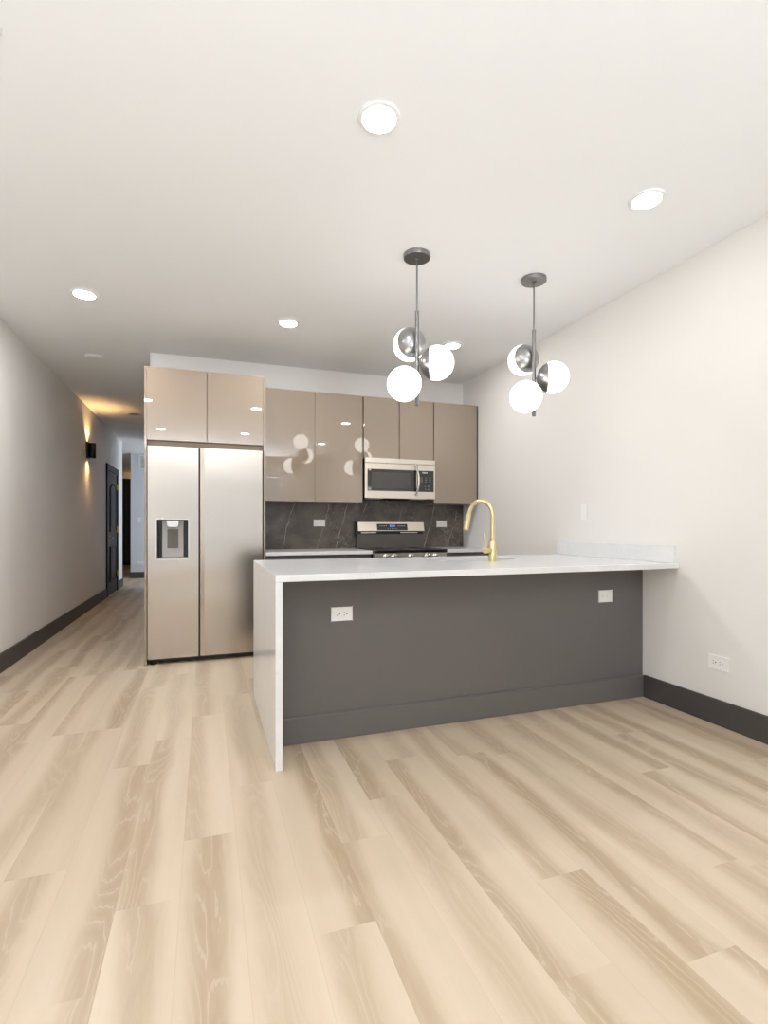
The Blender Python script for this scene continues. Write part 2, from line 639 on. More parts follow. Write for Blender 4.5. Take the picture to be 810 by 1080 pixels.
base_unit('base_cabinet', 'charcoal base cabinet between refrigerator and range', 0.502, 1.494, 2)
base_unit('base_cabinet', 'charcoal base cabinet right of the range against the right wall', 2.272, 2.793, 1)
o = obj('countertop', box(BM(), 0.502, 1.496, 4.64, YB - 0.013, 0.885, 0.917, 0.003), M['quartz'])
tag(o, 'white quartz countertop strip between refrigerator and range', 'countertop')
o = obj('countertop', box(BM(), 2.270, XR - 0.001, 4.64, YB - 0.013, 0.885, 0.917, 0.003), M['quartz'])
tag(o, 'short white quartz countertop right of the range by the right wall', 'countertop')

# ------------------------------------------------------------------ refrigerator and its cabinet
t = thing('refrigerator_cabinet', 'tall glossy taupe cabinet surround enclosing the steel refrigerator', 'cabinet', (0.005, 4.95, 0))
FF = 4.62
obj('side_panel', box(BM(), -0.476, -0.458, FF, YB - 0.001, 0.0, 2.465, 0.001), M['taupe'], t)
obj('side_panel', box(BM(), 0.480, 0.498, FF, YB - 0.001, 0.0, 2.465, 0.001), M['taupe'], t)
obj('filler_or_gap_tone', box(BM(), -0.457, 0.479, FF + 0.035, FF + 0.05, 1.816, 1.857), M['taupe_side'], t)  # added strip in the open air gap, giving its half-dark tone by colour
obj('carcass', box(BM(), -0.457, 0.479, FF + 0.024, YB - 0.001, 1.858, 2.455), M['taupe_side'], t)
obj('door', box(BM(), -0.456, 0.0085, FF, FF + 0.021, 1.860, 2.463, 0.0015), M['taupe'], t)
obj('door', box(BM(), 0.0125, 0.478, FF, FF + 0.021, 1.860, 2.463, 0.0015), M['taupe'], t)

t = thing('refrigerator', 'stainless steel side-by-side refrigerator with a door water dispenser', 'refrigerator', (0.01, 4.95, 0))
FD = 4.628           # door fronts
obj('body', box(BM(), -0.450, 0.472, 4.71, YB - 0.03, 0.045, 1.80, 0.004), M['blackmetal'], t)
# left door with a hole for the dispenser
dx0, dx1, dz0, dz1 = -0.382, -0.140, 0.876, 1.203
bm = BM()
L0, L1, DB, DT = -0.452, -0.058, 0.048, 1.812
box(bm, L0, dx0, FD, 4.70, DB, DT)
box(bm, dx1, L1, FD, 4.70, DB, DT)
box(bm, dx0, dx1, FD, 4.70, DB, dz0)
box(bm, dx0, dx1, FD, 4.70, dz1, DT)
dl = obj('freezer_door', bm, M['steel'], t)
bm = BM()
fw = 0.007
for a in ((dx0 - fw, dx1 + fw, dz1, dz1 + fw), (dx0 - fw, dx1 + fw, dz0 - fw, dz0), (dx0 - fw, dx0, dz0, dz1), (dx1, dx1 + fw, dz0, dz1)):
    box(bm, a[0], a[1], FD - 0.003, FD + 0.004, a[2], a[3], 0.001)
dsp = obj('dispenser_frame', bm, M['chrome'], dl)
bm = BM()
box(bm, dx0, dx1, 4.694, 4.702, dz0, dz1)
box(bm, dx0, dx0 + 0.004, FD + 0.005, 4.694, dz0, dz1)
box(bm, dx1 - 0.004, dx1, FD + 0.005, 4.694, dz0, dz1)
box(bm, dx0 + 0.004, dx1 - 0.004, FD + 0.005, 4.694, dz1 - 0.004, dz1)
obj('dispenser_recess', bm, M['black'], dl)
cx = (dx0 + dx1) / 2
bm = BM()
box(bm, cx - 0.083, cx + 0.083, 4.668, 4.694, dz0 + 0.012, dz1 - 0.005, 0.004)
box(bm, dx0 + 0.004, dx1 - 0.004, FD + 0.004, 4.694, dz0, dz0 + 0.010)
obj('dispenser_back_panel', bm, M['dispenser_grey'], dl)
bm = BM()
prism(bm, [(cx - 0.048, 1.196), (cx + 0.048, 1.196), (cx + 0.042, 1.150), (cx + 0.030, 1.142), (cx - 0.030, 1.142), (cx - 0.042, 1.150)], 4.636, 4.667, 'Y')
obj('dispenser_nozzle', bm, M['chrome'], dl)
bm = BM()
box(bm, cx - 0.043, cx + 0.043, 4.660, 4.667, 0.966, 1.124, 0.003)
box(bm, cx - 0.006, cx + 0.006, 4.655, 4.660, 0.970, 1.120, 0.002)
obj('dispenser_paddle', bm, M['oven_enamel'], dl)
# right door, bevelled back along its left edge to make the finger grip
bm = BM()
prism(bm, [(-0.044, FD + 0.006), (-0.010, FD), (0.470, FD), (0.475, FD + 0.005), (0.475, 4.70), (-0.044, 4.70)], DB, DT)
obj('refrigerator_door', bm, M['steel'], t)
o = obj('door_gap_shade', box(BM(), -0.0575, -0.0445, 4.66, 4.70, DB, DT), M['gap'], t)  # dark strip: shade of the gap between the doors put into colour
obj('toe_grille', box(BM(), -0.445, 0.468, 4.69, 4.71, 0.008, 0.045), M['black'], t)
for x in (-0.41, 0.43):
    obj('foot', lathe(BM(), [(0.026, 0), (0.026, 0.012), (0.014, 0.016), (0.014, 0.05)], (x, 4.67, 0), (0, 0, 1), 14), M['black'], t)

# ------------------------------------------------------------------ wall cabinets
UF = 4.93


def wall_cabinet(label, x0, x1, z0, z1, splits, gap=0.0016):
    t = thing('wall_cabinet', label, 'cabinet', ((x0 + x1) / 2, 5.1, z0), 'glossy taupe wall cabinets above the range wall')
    obj('carcass', box(BM(), x0 + 0.001, x1 - 0.001, UF + 0.024, YB - 0.001, z0, z1), M['taupe_side'], t)
    xs = [x0] + splits + [x1]
    for a, b in zip(xs, xs[1:]):
        obj('door', box(BM(), a + gap, b - gap, UF, UF + 0.021, z0 - 0.004, z1 + 0.002, 0.0012), M['taupe'], t)
    return t


wall_cabinet('glossy taupe two-door wall cabinet next to the refrigerator surround, reflecting globe lamps', 0.500, 1.484, 1.392, 2.452, [1.000])
wall_cabinet('short taupe two-door wall cabinet directly above the microwave', 1.492, 2.262, 1.842, 2.452, [1.876], 0.0045)
t = wall_cabinet('tall single-door taupe wall cabinet at the right wall beside the microwave', 2.266, 2.775, 1.392, 2.452, [])
obj('filler_or_gap_tone', box(BM(), 2.777, XR - 0.001, UF + 0.01, UF + 0.03, 1.39, 2.452), M['gap'], t)

# ------------------------------------------------------------------ microwave
t = thing('microwave', 'stainless over-the-range microwave with dark window and curved handle', 'microwave', (1.877, 5.08, 1.424))
mx0, mx1, mz0, mz1, MF = 1.496, 2.258, 1.430, 1.834, 4.885
obj('body', box(BM(), mx0, mx1, MF + 0.03, YB - 0.013, mz0, mz1, 0.003), M['matt_black'], t)
obj('vent_panel', box(BM(), mx0, mx1, MF, MF + 0.03, 1.785, mz1, 0.003), M['steel_warm'], t)
px = 2.060
bm = BM()
box(bm, mx0, px, MF, MF + 0.03, mz0, 1.782, 0.003)
dr = obj('door', bm, M['steel_warm'], t)
obj('window', box(BM(), 1.521, 2.046, MF - 0.003, MF + 0.002, 1.504, 1.722, 0.002), M['glass_black'], dr)
obj('window_screen', box(BM(), 1.565, 1.985, MF - 0.0042, MF - 0.002, 1.532, 1.692, 0.001), mat('grey_window_screen', lin(74, 71, 68), 0.35), dr)
bm = BM()
box(bm, 1.532, 1.556, MF - 0.0045, MF - 0.002, 1.706, 1.718)
obj('brand_sticker', bm, M['mark'], dr)
bm = BM()
for a in ((1.528, 1.556, 1.510, 1.513), (1.528, 1.556, 1.535, 1.538), (1.528, 1.531, 1.513, 1.535), (1.553, 1.556, 1.513, 1.535), (1.537, 1.548, 1.519, 1.529)):
    box(bm, a[0], a[1], MF - 0.0048, MF - 0.002, a[2], a[3])
obj('square_sticker', bm, M['mark'], dr)
bm = BM()
hx = 2.035
pts = []
for k in range(15):
    f = k / 14
    z = 1.770 - f * 0.305
    pts.append((hx + 0.018 * math.sin(PI * f), MF - 0.012 - 0.038 * math.sin(PI * f), z))
tube(bm, pts, [0.011 + 0.003 * math.sin(PI * k / 14) for k in range(15)], 12)
rod(bm, (hx, MF + 0.001, 1.762), (hx, MF - 0.014, 1.762), 0.011, 10)
rod(bm, (hx, MF + 0.001, 1.473), (hx, MF - 0.014, 1.473), 0.011, 10)
obj('handle', bm, M['chrome'], dr, True)
pn = obj('control_panel', box(BM(), px + 0.003, mx1, MF, MF + 0.03, mz0, 1.782, 0.003), M['steel_warm'], t)
obj('keypad', box(BM(), px + 0.006, mx1 - 0.016, MF - 0.003, MF + 0.002, 1.504, 1.722, 0.002), M['glass_black'], pn)
for k in range(4):
    obj('clock_digit', box(BM(), 2.112 + k * 0.015, 2.123 + k * 0.015, MF - 0.0045, MF - 0.002, 1.694, 1.708), M['mark'], pn)
kp = mat('dim_key_print', lin(150, 148, 145), 0.5)
for r in range(3):
    for c_ in range(3):
        obj('key_mark', box(BM(), 2.098 + c_ * 0.046, 2.114 + c_ * 0.046, MF - 0.0042, MF - 0.002, 1.646 - r * 0.02, 1.652 - r * 0.02), kp, pn)
for (x, z) in ((2.105, 1.574), (2.145, 1.560), (2.182, 1.572), (2.182, 1.556), (2.182, 1.530), (2.150, 1.530)):
    obj('key_mark', box(BM(), x - 0.006, x + 0.006, MF - 0.0042, MF - 0.002, z - 0.004, z + 0.004), kp, pn)
for a, b in ((1.54, 1.70), (2.02, 2.18)):
    obj('task_lamp_lens', box(BM(), a, b, MF + 0.05, MF + 0.16, mz0 - 0.003, mz0 + 0.001), M['unlit_lens'], t)

# ------------------------------------------------------------------ range
t = thing('range', 'stainless freestanding range with black glass cooktop under the microwave', 'stove', (1.883, 4.95, 0))
rx0, rx1 = 1.500, 2.266
bm = BM()
box(bm, rx0 + 0.003, rx1 - 0.003, 4.66, YB - 0.02, 0.09, 0.892, 0.004)
box(bm, rx0 + 0.03, rx1 - 0.03, 4.72, YB - 0.03, 0.0, 0.09)
obj('body', bm, M['blackmetal'], t)
ck = obj('cooktop', box(BM(), rx0, rx1, 4.61, 5.17, 0.893, 0.925, 0.008, 3), M['glass_black'], t)
for (x, y, r) in ((1.70, 4.78, 0.10), (2.07, 4.78, 0.09), (1.70, 5.03, 0.075), (2.07, 5.03, 0.085)):
    bm = lathe(BM(), [(r - 0.004, 0.9253), (r, 0.9253), (r, 0.9258), (r - 0.004, 0.9258), (r - 0.004, 0.9253)], (x, y, 0), (0, 0, 1), 40)
    obj('burner_ring', bm, M['oven_enamel'], ck)
cp = obj('knob_panel', box(BM(), rx0 + 0.002, rx1 - 0.002, 4.625, 4.66, 0.80, 0.892, 0.004), M['steel_warm'], t)
for x in (1.625, 1.712, 1.885, 2.055, 2.142):
    bm = BM()
    lathe(bm, [(0.027, 0), (0.027, 0.006), (0.021, 0.009), (0.019, 0.034), (0.016, 0.037), (0, 0.037)], (x, 4.625, 0.857), (0, -1, 0), 22)
    box(bm, x - 0.004, x + 0.004, 4.580, 4.590, 0.842, 0.872, 0.001)
    obj('knob', bm, M['chrome'], cp, True)
od = obj('oven_door', box(BM(), rx0 + 0.004, rx1 - 0.004, 4.63, 4.66, 0.25, 0.795, 0.005), M['steel_warm'], t)
obj('oven_window', box(BM(), rx0 + 0.10, rx1 - 0.10, 4.626, 4.632, 0.36, 0.66, 0.003), M['glass_black'], od)
bm = BM()
rod(bm, (rx0 + 0.06, 4.585, 0.745), (rx1 - 0.06, 4.585, 0.745), 0.012, 14)
for x in (rx0 + 0.09, rx1 - 0.09):
    rod(bm, (x, 4.585, 0.745), (x, 4.632, 0.745), 0.009, 10)
obj('oven_handle', bm, M['chrome'], od, True)
obj('storage_drawer', box(BM(), rx0 + 0.004, rx1 - 0.004, 4.63, 4.66, 0.10, 0.245, 0.004), M['steel_warm'], t)
# backguard: dark riser, recessed vent slot, tilted steel fascia with clock
bg = obj('backguard', box(BM(), rx0 + 0.004, rx1 - 0.004, 5.19, YB - 0.016, 0.90, 1.065, 0.004), M['oven_enamel'], t)
bm = BM()
box(bm, rx0 - 0.006, rx1 - 0.002, 5.215, YB - 0.016, 1.045, 1.20, 0.004)
obj('vent_slot', bm, M['black'], bg)
for a, b in ((rx0 + 0.05, rx0 + 0.22), (rx1 - 0.27, rx1 - 0.07)):
    obj('vent_slat', box(BM(), a, b, 5.208, 5.216, 1.078, 1.086), M['chrome'], bg)
bm = BM()
prism(bm, [(5.165, 1.100), (5.215, 1.100), (5.238, 1.194), (5.188, 1.194)], rx0 + 0.008, rx1 - 0.008, 'X')
fa = obj('fascia', bm, M['steel_warm'], bg)


def fascia_patch(bm, x0, x1, f0, f1, off):
    P = []
    for o_ in (off, -0.002):
        for (x, f) in ((x0, f0), (x1, f0), (x1, f1), (x0, f1)):
            P.append(bm.verts.new((x, 5.165 + 0.023 * f - o_, 1.100 + 0.094 * f)))
    for q in ((0, 1, 2, 3), (7, 6, 5, 4), (0, 4, 5, 1), (1, 5, 6, 2), (2, 6, 7, 3), (3, 7, 4, 0)):
        bm.faces.new([P[i] for i in q])
    bmesh.ops.recalc_face_normals(bm, faces=bm.faces[:])


bm = BM()
fascia_patch(bm, 1.716, 2.062, 0.08, 0.80, 0.002)
obj('display_panel', bm, M['glass_black'], fa)
def patch_obj(name, m, *a):
    bm = BM()
    fascia_patch(bm, *a)
    return obj(name, bm, m, fa)


for a in (1.862, 1.877, 1.895, 1.910):
    patch_obj('clock_digit', M['blue_led'], a, a + 0.010, 0.46, 0.68, 0.003)
for k in range(5):
    patch_obj('touch_key', M['mark'], 1.745 + k * 0.018, 1.751 + k * 0.018, 0.52, 0.60, 0.003)
    patch_obj('touch_key', M['mark'], 1.955 + k * 0.018, 1.961 + k * 0.018, 0.52, 0.60, 0.003)
    patch_obj('touch_key', M['mark'], 1.835 + k * 0.024, 1.841 + k * 0.024, 0.24, 0.30, 0.003)

# ------------------------------------------------------------------ island
IX0, IX1, IY0, IY1, TH = 0.307, XR - 0.001, 2.428, 3.590, 0.033
ZI = 0.915
SX0, SX1, SY0, SY1 = 1.49, 2.08, 3.085, 3.485
PY = 2.712
t = thing('kitchen_island', 'charcoal painted island base with matching baseboard under the white countertop', 'kitchen island', (1.55, 3.1, 0))
bm = BM()
box(bm, IX0 + TH + 0.001, SX0 - 0.04, PY, IY1 - 0.03, 0, ZI - TH - 0.001)
box(bm, SX1 + 0.04, IX1 - 0.001, PY, IY1 - 0.03, 0, ZI - TH - 0.001)
box(bm, SX0 - 0.04, SX1 + 0.04, PY, PY + 0.10, 0, ZI - TH - 0.001)
box(bm, SX0 - 0.04, SX1 + 0.04, PY + 0.10, IY1 - 0.03, 0, 0.60)
box(bm, SX0 - 0.04, SX1 + 0.04, SY1 + 0.04, IY1 - 0.03, 0.60, ZI - TH - 0.001)
obj('cabinet_body', bm, M['charcoal'], t)
bm = BM()
prism(bm, [(PY - 0.016, 0), (PY - 0.001, 0), (PY - 0.001, 0.142), (PY - 0.010, 0.142), (PY - 0.016, 0.136)], IX0 + TH + 0.001, IX1 - 0.001, 'X')
obj('baseboard', bm, M['charcoal'], t)
for i, (a, b) in enumerate(((0.345, 0.89), (0.894, 1.445), (1.449, 2.12), (2.124, 2.785))):
    obj('cabinet_door', box(BM(), a, b, IY1 - 0.029, IY1 - 0.009, 0.10, 0.87, 0.002), M['charcoal'], t)

t = thing('island_countertop', 'long white quartz countertop with a waterfall end over the charcoal island', 'countertop', (1.55, 3.0, ZI - TH))
bm = BM()
xs = [IX0, SX0, SX1, IX1]
ys = [IY0, SY0, SY1, IY1]
V = {}
for k, z in enumerate((ZI - TH, ZI)):
    for i, x in enumerate(xs):
        for j, y in enumerate(ys):
            V[i, j, k] = bm.verts.new((x, y, z))
for i in range(3):
    for j in range(3):
        if (i, j) == (1, 1):
            for (a, b) in (((1, 1), (2, 1)), ((2, 1), (2, 2)), ((2, 2), (1, 2)), ((1, 2), (1, 1))):
                bm.faces.new((V[a + (0,)], V[b + (0,)], V[b + (1,)], V[a + (1,)]))
            continue
        bm.faces.new((V[i, j, 1], V[i + 1, j, 1], V[i + 1, j + 1, 1], V[i, j + 1, 1]))
        bm.faces.new((V[i, j, 0], V[i, j + 1, 0], V[i + 1, j + 1, 0], V[i + 1, j, 0]))
for i in range(3):
    bm.faces.new((V[i, 0, 0], V[i + 1, 0, 0], V[i + 1, 0, 1], V[i, 0, 1]))
    bm.faces.new((V[i + 1, 3, 0], V[i, 3, 0], V[i, 3, 1], V[i + 1, 3, 1]))
    bm.faces.new((V[0, i + 1, 0], V[0, i, 0], V[0, i, 1], V[0, i + 1, 1]))
    bm.faces.new((V[3, i, 0], V[3, i + 1, 0], V[3, i + 1, 1], V[3, i, 1]))
bmesh.ops.recalc_face_normals(bm, faces=bm.faces[:])
top = obj('countertop_slab', bm, M['quartz'], t)
bv = top.modifiers.new('bevel', 'BEVEL')
bv.width = 0.002
bv.segments = 2
bv.limit_method = 'ANGLE'
obj('waterfall_panel', box(BM(), IX0, IX0 + TH, IY0, IY1, 0, ZI - TH - 0.0005, 0.0015), M['quartz'], t)
o = obj('side_splash', box(BM(), IX1 - 0.02, IX1, IY0 + 0.02, IY1 - 0.001, ZI + 0.0005, 1.020, 0.002), M['quartz'])
tag(o, 'low white quartz splash strip on the right wall at the end of the island countertop', 'side splash')

# undermount sink
bm = BM()
z0, z1 = 0.66, ZI - TH - 0.001
wt = 0.004
sx0, sx1, sy0, sy1 = SX0 - 0.006, SX1 + 0.006, SY0 - 0.006, SY1 + 0.006
box(bm, sx0, sx1, sy0, sy1, z0, z0 + wt)
box(bm, sx0, sx0 + wt, sy0, sy1, z0 + wt, z1)
box(bm, sx1 - wt, sx1, sy0, sy1, z0 + wt, z1)
box(bm, sx0 + wt, sx1 - wt, sy0, sy0 + wt, z0 + wt, z1)
box(bm, sx0 + wt, sx1 - wt, sy1 - wt, sy1, z0 + wt, z1)
t = thing('sink', 'stainless undermount sink set into the island countertop behind the faucet', 'sink', ((SX0 + SX1) / 2, (SY0 + SY1) / 2, z0))
obj('basin', bm, M['steel'], t)
obj('drain', lathe(BM(), [(0.045, 0), (0.045, 0.004), (0.03, 0.006), (0.0, 0.003)], (1.785, 3.30, z0 + wt), (0, 0, 1), 24), M['chrome'], t, True)

# faucet
fx, fy = 1.788, 2.968
ang = math.radians(20)
D = Vector((-math.sin(ang), math.cos(ang), 0))      # towards the sink
E_ = Vector((-math.cos(ang), -math.sin(ang), 0))    # handle side
B = Vector((fx, fy, ZI))
t = thing('faucet', 'brushed gold gooseneck kitchen faucet with side lever on the island', 'faucet', (fx, fy, ZI))
bm = BM()
lathe(bm, [(0.031, 0), (0.031, 0.004), (0.0265, 0.006), (0.0265, 0.128), (0.0245, 0.131), (0.0165, 0.133), (0.0165, 0.14)], B, (0, 0, 1), 28)
obj('base', bm, M['gold'], t, True)
bm = BM()
pts = [B + Vector((0, 0, 0.13)), B + Vector((0, 0, 0.20)), B + Vector((0, 0, 0.27)), B + Vector((0, 0, 0.298))]
R = 0.104
for k in range(1, 21):
    a = PI * k / 20 * 0.94
    pts.append(B + Vector((0, 0, 0.298)) + D * (R - R * math.cos(a)) + Vector((0, 0, R * math.sin(a))))
tube(bm, pts, 0.0145, 18)
obj('spout', bm, M['gold'], t, True)
dirn = (pts[-1] - pts[-2]).normalized()
a0 = pts[-1]
bm = BM()
lathe(bm, [(0.0150, 0), (0.0175, 0.006), (0.0175, 0.045), (0.0165, 0.048), (0.0185, 0.052), (0.0195, 0.112), (0.016, 0.116), (0, 0.116)], a0, dirn, 22)
sh = obj('spray_head', bm, M['gold'], t, True)
bm = BM()
p0 = B + Vector((0, 0, 0.072))
rod(bm, p0 + E_ * 0.02, p0 + E_ * 0.078, 0.0165, 18)
lathe(bm, [(0.0185, 0), (0.0185, 0.020), (0.016, 0.024), (0, 0.024)], p0 + E_ * 0.060, E_, 18)
tube(bm, [p0 + E_ * 0.072 + Vector((0, 0, 0.0)), p0 + E_ * 0.078 + Vector((0, 0, 0.06)), p0 + E_ * 0.088 + Vector((0, 0, 0.118))], [0.0085, 0.0075, 0.006], 10)
obj('lever_handle', bm, M['gold'], t, True)


# ------------------------------------------------------------------ outlets, switches, vent
def plate(name, label, cat, c, ux, nrm, w_, h_, kind, group=None):
    """wall plate centred at c; ux runs along its width, nrm leaves the wall"""
    c, ux, nrm = Vector(c), Vector(ux), Vector(nrm)
    uz = Vector((0, 0, 1))
    t = thing(name, label, cat, c, group)

    def slab(bm, a0, a1, b0, b1, d0, d1, bev=0.0):
        r = bmesh.ops.create_cube(bm, size=1)
        for v in r['verts']:
            a = (a0 + a1) / 2 + v.co.x * (a1 - a0)
            b = (b0 + b1) / 2 + v.co.z * (b1 - b0)
            dd = (d0 + d1) / 2 + v.co.y * (d1 - d0)
            v.co = c + ux * a + uz * b + nrm * dd
        if bev:
            bmesh.ops.bevel(bm, geom=list({e for v in r['verts'] for e in v.link_edges}), offset=bev, segments=2, affect='EDGES')
        bmesh.ops.recalc_face_normals(bm, faces=bm.faces[:])
        return bm
    obj('cover_plate', slab(BM(), -w_ / 2, w_ / 2, -h_ / 2, h_ / 2, 0, 0.006, 0.0022), M['white_plastic'], t)
    if kind == 'duplex':
        for s in (-1, 1):
            o_ = s * w_ * 0.17
            rc = obj('receptacle', slab(BM(), o_ - 0.0145, o_ + 0.0145, -0.016, 0.016, 0.0055, 0.0075, 0.001), M['white_plastic'], t)
            obj('slot', slab(BM(), o_ - 0.010, o_ - 0.003, 0.0055, 0.0085, 0.007, 0.0080), M['slot'], rc)
            obj('slot', slab(BM(), o_ - 0.010, o_ - 0.003, -0.0085, -0.0055, 0.007, 0.0080), M['slot'], rc)
            obj('ground_hole', lathe(BM(), [(0.0036, 0), (0.0036, 0.001), (0, 0.001)], c + ux * (o_ + 0.007) + nrm * 0.007, nrm, 10), M['slot'], rc)
    elif kind == 'decora':
        rc = obj('receptacle', slab(BM(), -w_ * 0.29, w_ * 0.29, -0.0165, 0.0165, 0.0055, 0.0078, 0.001), M['white_plastic'], t)
        for o_ in (-0.022, 0.012):
            obj('slot', slab(BM(), o_, o_ + 0.006, 0.004, 0.0065, 0.0075, 0.0083), M['pale_slot'], rc)
            obj('slot', slab(BM(), o_, o_ + 0.006, -0.0065, -0.004, 0.0075, 0.0083), M['pale_slot'], rc)
    elif kind == 'rocker':
        rk = obj('rocker', slab(BM(), -0.0165, 0.0165, -0.033, 0.033, 0.0055, 0.0085, 0.001), M['white_plastic'], t)
        obj('rocker_lip', slab(BM(), -0.0145, 0.0145, -0.031, -0.020, 0.008, 0.0115, 0.001), M['white_plastic'], rk)
    elif kind == 'toggle':
        obj('toggle', slab(BM(), -0.005, 0.005, -0.010, 0.012, 0.0055, 0.014, 0.001), M['white_plastic'], t)
    return t


NX, NY = (-1, 0, 0), (0, -1, 0)
plate('electrical_outlet', 'white duplex outlet plate on the island front near the waterfall end', 'outlet', (0.697, PY, 0.670), (1, 0, 0), NY, 0.118, 0.074, 'duplex')
plate('electrical_outlet', 'white outlet plate on the island front near the right wall', 'outlet', (2.474, PY, 0.688), (1, 0, 0), NY, 0.108, 0.078, 'decora')
plate('electrical_outlet', 'white sideways duplex outlet low on the right wall above the baseboard', 'outlet', (XR, 2.168, 0.358), (0, -1, 0), NX, 0.122, 0.078, 'duplex')
plate('electrical_outlet', 'small white outlet on the marble backsplash left of the range', 'outlet', (1.117, YB - 0.012, 1.184), (1, 0, 0), NY, 0.120, 0.070, 'decora')
plate('electrical_outlet', 'small white outlet on the marble backsplash right of the range', 'outlet', (2.518, YB - 0.012, 1.178), (1, 0, 0), NY, 0.122, 0.072, 'decora')
plate('light_switch', 'white rocker light switch on the right wall above the side splash', 'switch', (XR, 3.278, 1.259), (0, -1, 0), NX, 0.072, 0.118, 'rocker')
plate('light_switch', 'small white light switch on the bluish far wall past the hall', 'switch', (-1.405, 12.7, 1.30), (1, 0, 0), NY, 0.08, 0.125, 'toggle')
plate('electrical_outlet', 'white outlet low on the bluish far wall past the hall', 'outlet', (-1.39, 12.7, 0.335), (1, 0, 0), NY, 0.122, 0.078, 'decora')

t = thing('air_vent', 'white louvred air vent high on the bluish far wall', 'vent', (-1.30, 12.7, 2.60))
bm = BM()
for a in ((-1.42, -1.17, 2.74, 2.77), (-1.42, -1.17, 2.44, 2.47), (-1.42, -1.39, 2.47, 2.74), (-1.20, -1.17, 2.47, 2.74)):
    box(bm, a[0], a[1], 12.688, 12.7, a[2], a[3], 0.002)
obj('frame', bm, M['white_plastic'], t)
for k in range(11):
    z = 2.478 + k * 0.0245
    obj('louvre', prism(BM(), [(12.690, z), (12.693, z), (12.699, z + 0.016), (12.696, z + 0.016)], -1.39, -1.20, 'X'), M['white_plastic'], t)
obj('duct_backing', box(BM(), -1.39, -1.20, 12.698, 12.7, 2.47, 2.74), M['gap'], t)


# ------------------------------------------------------------------ lamps
def downlight_proto():
    t = thing('recessed_light', '', 'ceiling light', (0, 0, ZC), 'recessed ceiling lights')
    obj('trim_ring', lathe(BM(), [(0.066, -0.006), (0.070, -0.010), (0.083, -0.008), (0.087, 0.0), (0.066, 0.0), (0.066, -0.006)], (0, 0, ZC), (0, 0, 1), 40), M['trim_white'], t, True)
    obj('diffuser', lathe(BM(), [(0.0675, -0.0085), (0.05, -0.0105), (0.0, -0.0115)], (0, 0, ZC), (0, 0, 1), 40), M['lens'], t, True)
    dd = bpy.data.lights.new('lamp_light', 'AREA')
    dd.shape = 'DISK'
    dd.size = 0.13
    dd.energy = DOWN_W
    dd.color = DOWN_COL
    lo = bpy.data.objects.new('lamp_light', dd)
    C.objects.link(lo)
    lo.parent = t
    lo.location = (0, 0, -0.0125)
    lo.visible_camera = True
    return t


p = downlight_proto()
spots = [
    (0.658, 1.956, 'lit recessed light nearest the camera, in the ceiling centre'),
    (2.089, 2.003, 'lit recessed light in the ceiling near the right wall'),
    (-0.807, 4.108, 'lit recessed light in the ceiling near the left wall'),
    (0.626, 4.152, 'lit recessed light in the ceiling ahead of the taupe wall cabinets'),
    (2.105, 4.185, 'lit recessed light behind the globes of the left pendant'),
    (-0.72, 2.0, 'lit recessed light over the left side of the room, outside the view'),
    (0.650, -0.05, 'lit recessed light above and behind the camera, in the middle'),
    (2.15, -0.08, 'lit recessed light above and behind the camera, by the right wall'),
    (-0.70, -0.05, 'lit recessed light above and behind the camera, by the left wall'),
]
for i, (x, y, lb) in enumerate(spots):
    if i == 0:
        p.location = (x, y, ZC)
        p['label'] = lb
    else:
        q = copy_thing(p, (x, y, ZC), lb)
        # the kitchen row runs brighter than the lamps along the right wall
        k = {(2.089, 2.003): 0.22, (2.15, -0.08): 0.22, (2.105, 4.185): 0.8, (0.626, 4.152): 1.5, (-0.807, 4.108): 3.0, (-0.72, 2.0): 1.2}.get((x, y), 1.0)
        if k != 1.0:
            for ch in q.children:
                if ch.type == 'LIGHT':
                    ch.data = ch.data.copy()
                    ch.data.energy = DOWN_W * k

t = thing('smoke_detector', 'flat white round smoke detector on the ceiling before the hall', 'smoke detector', (-1.01, 5.593, ZC))
obj('base_plate', lathe(BM(), [(0.088, 0), (0.088, -0.006), (0.080, -0.008)], (-1.01, 5.593, ZC), (0, 0, 1), 36), M['trim_white'], t, True)
obj('cover', lathe(BM(), [(0.076, -0.007), (0.073, -0.014), (0.060, -0.019), (0.0, -0.021)], (-1.01, 5.593, ZC), (0, 0, 1), 36), M['trim_white'], t, True)
t = thing('recessed_light', 'unlit round recessed light in the hall ceiling beside the sconce glow', 'ceiling light', (-0.988, 8.24, ZC))
obj('trim_ring', lathe(BM(), [(0.066, -0.006), (0.070, -0.010), (0.083, -0.008), (0.087, 0.0), (0.066, 0.0), (0.066, -0.006)], (-0.988, 8.24, ZC), (0, 0, 1), 40), M['trim_white'], t, True)
obj('diffuser', lathe(BM(), [(0.066, -0.003), (0.0, -0.004)], (-0.988, 8.24, ZC), (0, 0, 1), 40), M['unlit_lens'], t, True)


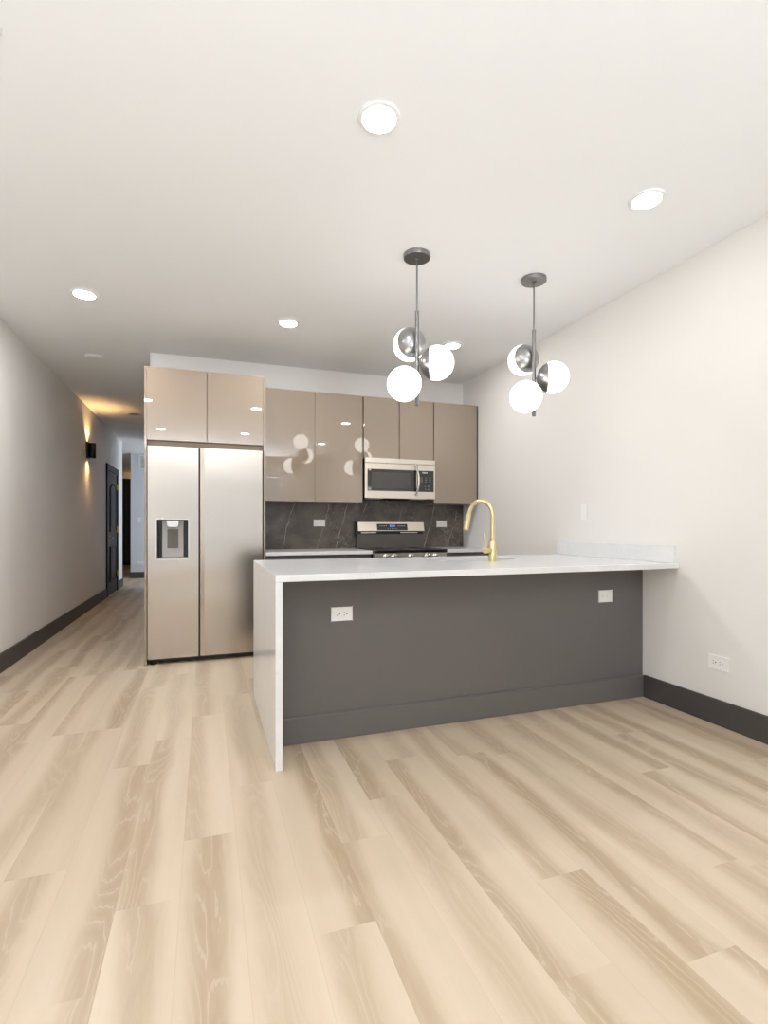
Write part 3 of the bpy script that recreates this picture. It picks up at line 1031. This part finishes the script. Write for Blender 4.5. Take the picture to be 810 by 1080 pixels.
# pendants
def pendant_proto():
    t = thing('pendant_light', '', 'pendant light', (0, 0, ZC), 'three-globe pendants over the island')
    obj('canopy', lathe(BM(), [(0.0805, 0), (0.0805, -0.022), (0.079, -0.0245), (0.014, -0.026), (0.014, -0.036), (0.0, -0.038)], (0, 0, ZC), (0, 0, 1), 48), M['rodmetal'], t, True)
    obj('stem', rod(BM(), (0, 0, 2.44), (0, 0, ZC - 0.03), 0.0055, 14), M['rodmetal'], t, True)
    obj('tube', lathe(BM(), [(0.0, 1.873), (0.0125, 1.874), (0.0125, 2.444), (0.006, 2.447)], (0, 0, 0), (0, 0, 1), 20), M['rodmetal'], t, True)
    r, dd = 0.102, 0.121
    for a, z in ((90, 2.282), (-30, 2.124), (210, 1.979)):
        dv = Vector((math.cos(math.radians(a)), math.sin(math.radians(a)), 0))
        c = dv * dd + Vector((0, 0, z))
        # opal globe: sphere, open where the cap sits
        prof = []
        t0 = math.radians(66)
        for k in range(25):
            th = t0 + (PI - t0) * k / 24
            prof.append((r * math.sin(th), -r * math.cos(th)))
        prof[-1] = (0, r)
        g = obj('globe', lathe(BM(), prof, c, dv, 48), M['globe'], t, True)
        prof = [(0.0, -r * 1.012)]
        for k in range(1, 17):
            th = math.radians(68) * k / 16
            prof.append((r * 1.012 * math.sin(th), -r * 1.012 * math.cos(th)))
        prof.append((prof[-1][0] - 0.004, prof[-1][1] + 0.001))
        cp_ = obj('cap', lathe(BM(), prof, c, dv, 48), M['nickel'], t, True)
        obj('socket_arm', rod(BM(), dv * 0.008 + Vector((0, 0, z)), dv * 0.026 + Vector((0, 0, z)), 0.008, 12), M['rodmetal'], t, True)
    return t


p = pendant_proto()
p.location = (1.205, 2.867, ZC)
p['label'] = 'three-globe nickel pendant light, the left one, hanging nearer the cabinets\' middle'
p['label'] = 'left pendant of the pair over the island, three white globes with nickel caps'
copy_thing(p, (2.052, 2.888, ZC), 'right pendant of the pair over the island, nearer the right wall')

# hall sconce
sy, sz = 7.93, 2.185
t = thing('wall_sconce', 'black up-and-down wall sconce glowing warm on the left hall wall', 'wall lamp', (XL, sy, sz))
obj('backplate', box(BM(), XL, XL + 0.02, sy - 0.055, sy + 0.055, sz - 0.11, sz + 0.11, 0.003), M['blackmetal'], t)
bm = BM()
lathe(bm, [(0.044, -0.10), (0.044, 0.10), (0.040, 0.10), (0.040, 0.085), (0.0, 0.085)], (XL + 0.062, sy, sz), (0, 0, 1), 28)
lathe(bm, [(0.0, -0.085), (0.040, -0.085), (0.040, -0.10), (0.044, -0.10)], (XL + 0.062, sy, sz), (0, 0, 1), 28)
box(bm, XL + 0.018, XL + 0.04, sy - 0.02, sy + 0.02, sz - 0.04, sz + 0.04)
obj('shade', bm, M['blackmetal'], t, True)
bm = BM()
lathe(bm, [(0.0, 0.086), (0.038, 0.086), (0.038, 0.090), (0.0, 0.090)], (XL + 0.062, sy, sz), (0, 0, 1), 24)
lathe(bm, [(0.0, -0.086), (0.038, -0.086), (0.038, -0.090), (0.0, -0.090)], (XL + 0.062, sy, sz), (0, 0, 1), 24)
obj('lamp_lens', bm, M['warm_lens'], t, True)
for s in (1, -1):
    ld = bpy.data.lights.new('sconce_light', 'SPOT')
    ld.energy = 17
    ld.color = (1.0, 0.56, 0.22)
    ld.spot_size = math.radians(125)
    ld.spot_blend = 0.9
    ld.shadow_soft_size = 0.03
    lo = bpy.data.objects.new('sconce_light', ld)
    C.objects.link(lo)
    lo.parent = t
    lo.location = (0.062, 0, s * 0.105)
    lo.rotation_euler = (PI if s > 0 else 0, 0, 0)
# warm lamp beyond the corridor corner
ld = bpy.data.lights.new('corridor_light', 'POINT')
ld.energy = 3.0
ld.color = (1.0, 0.58, 0.22)
ld.shadow_soft_size = 0.05
lo = bpy.data.objects.new('corridor_light', ld)
C.objects.link(lo)
lo.location = (-1.75, 16.95, 2.62)
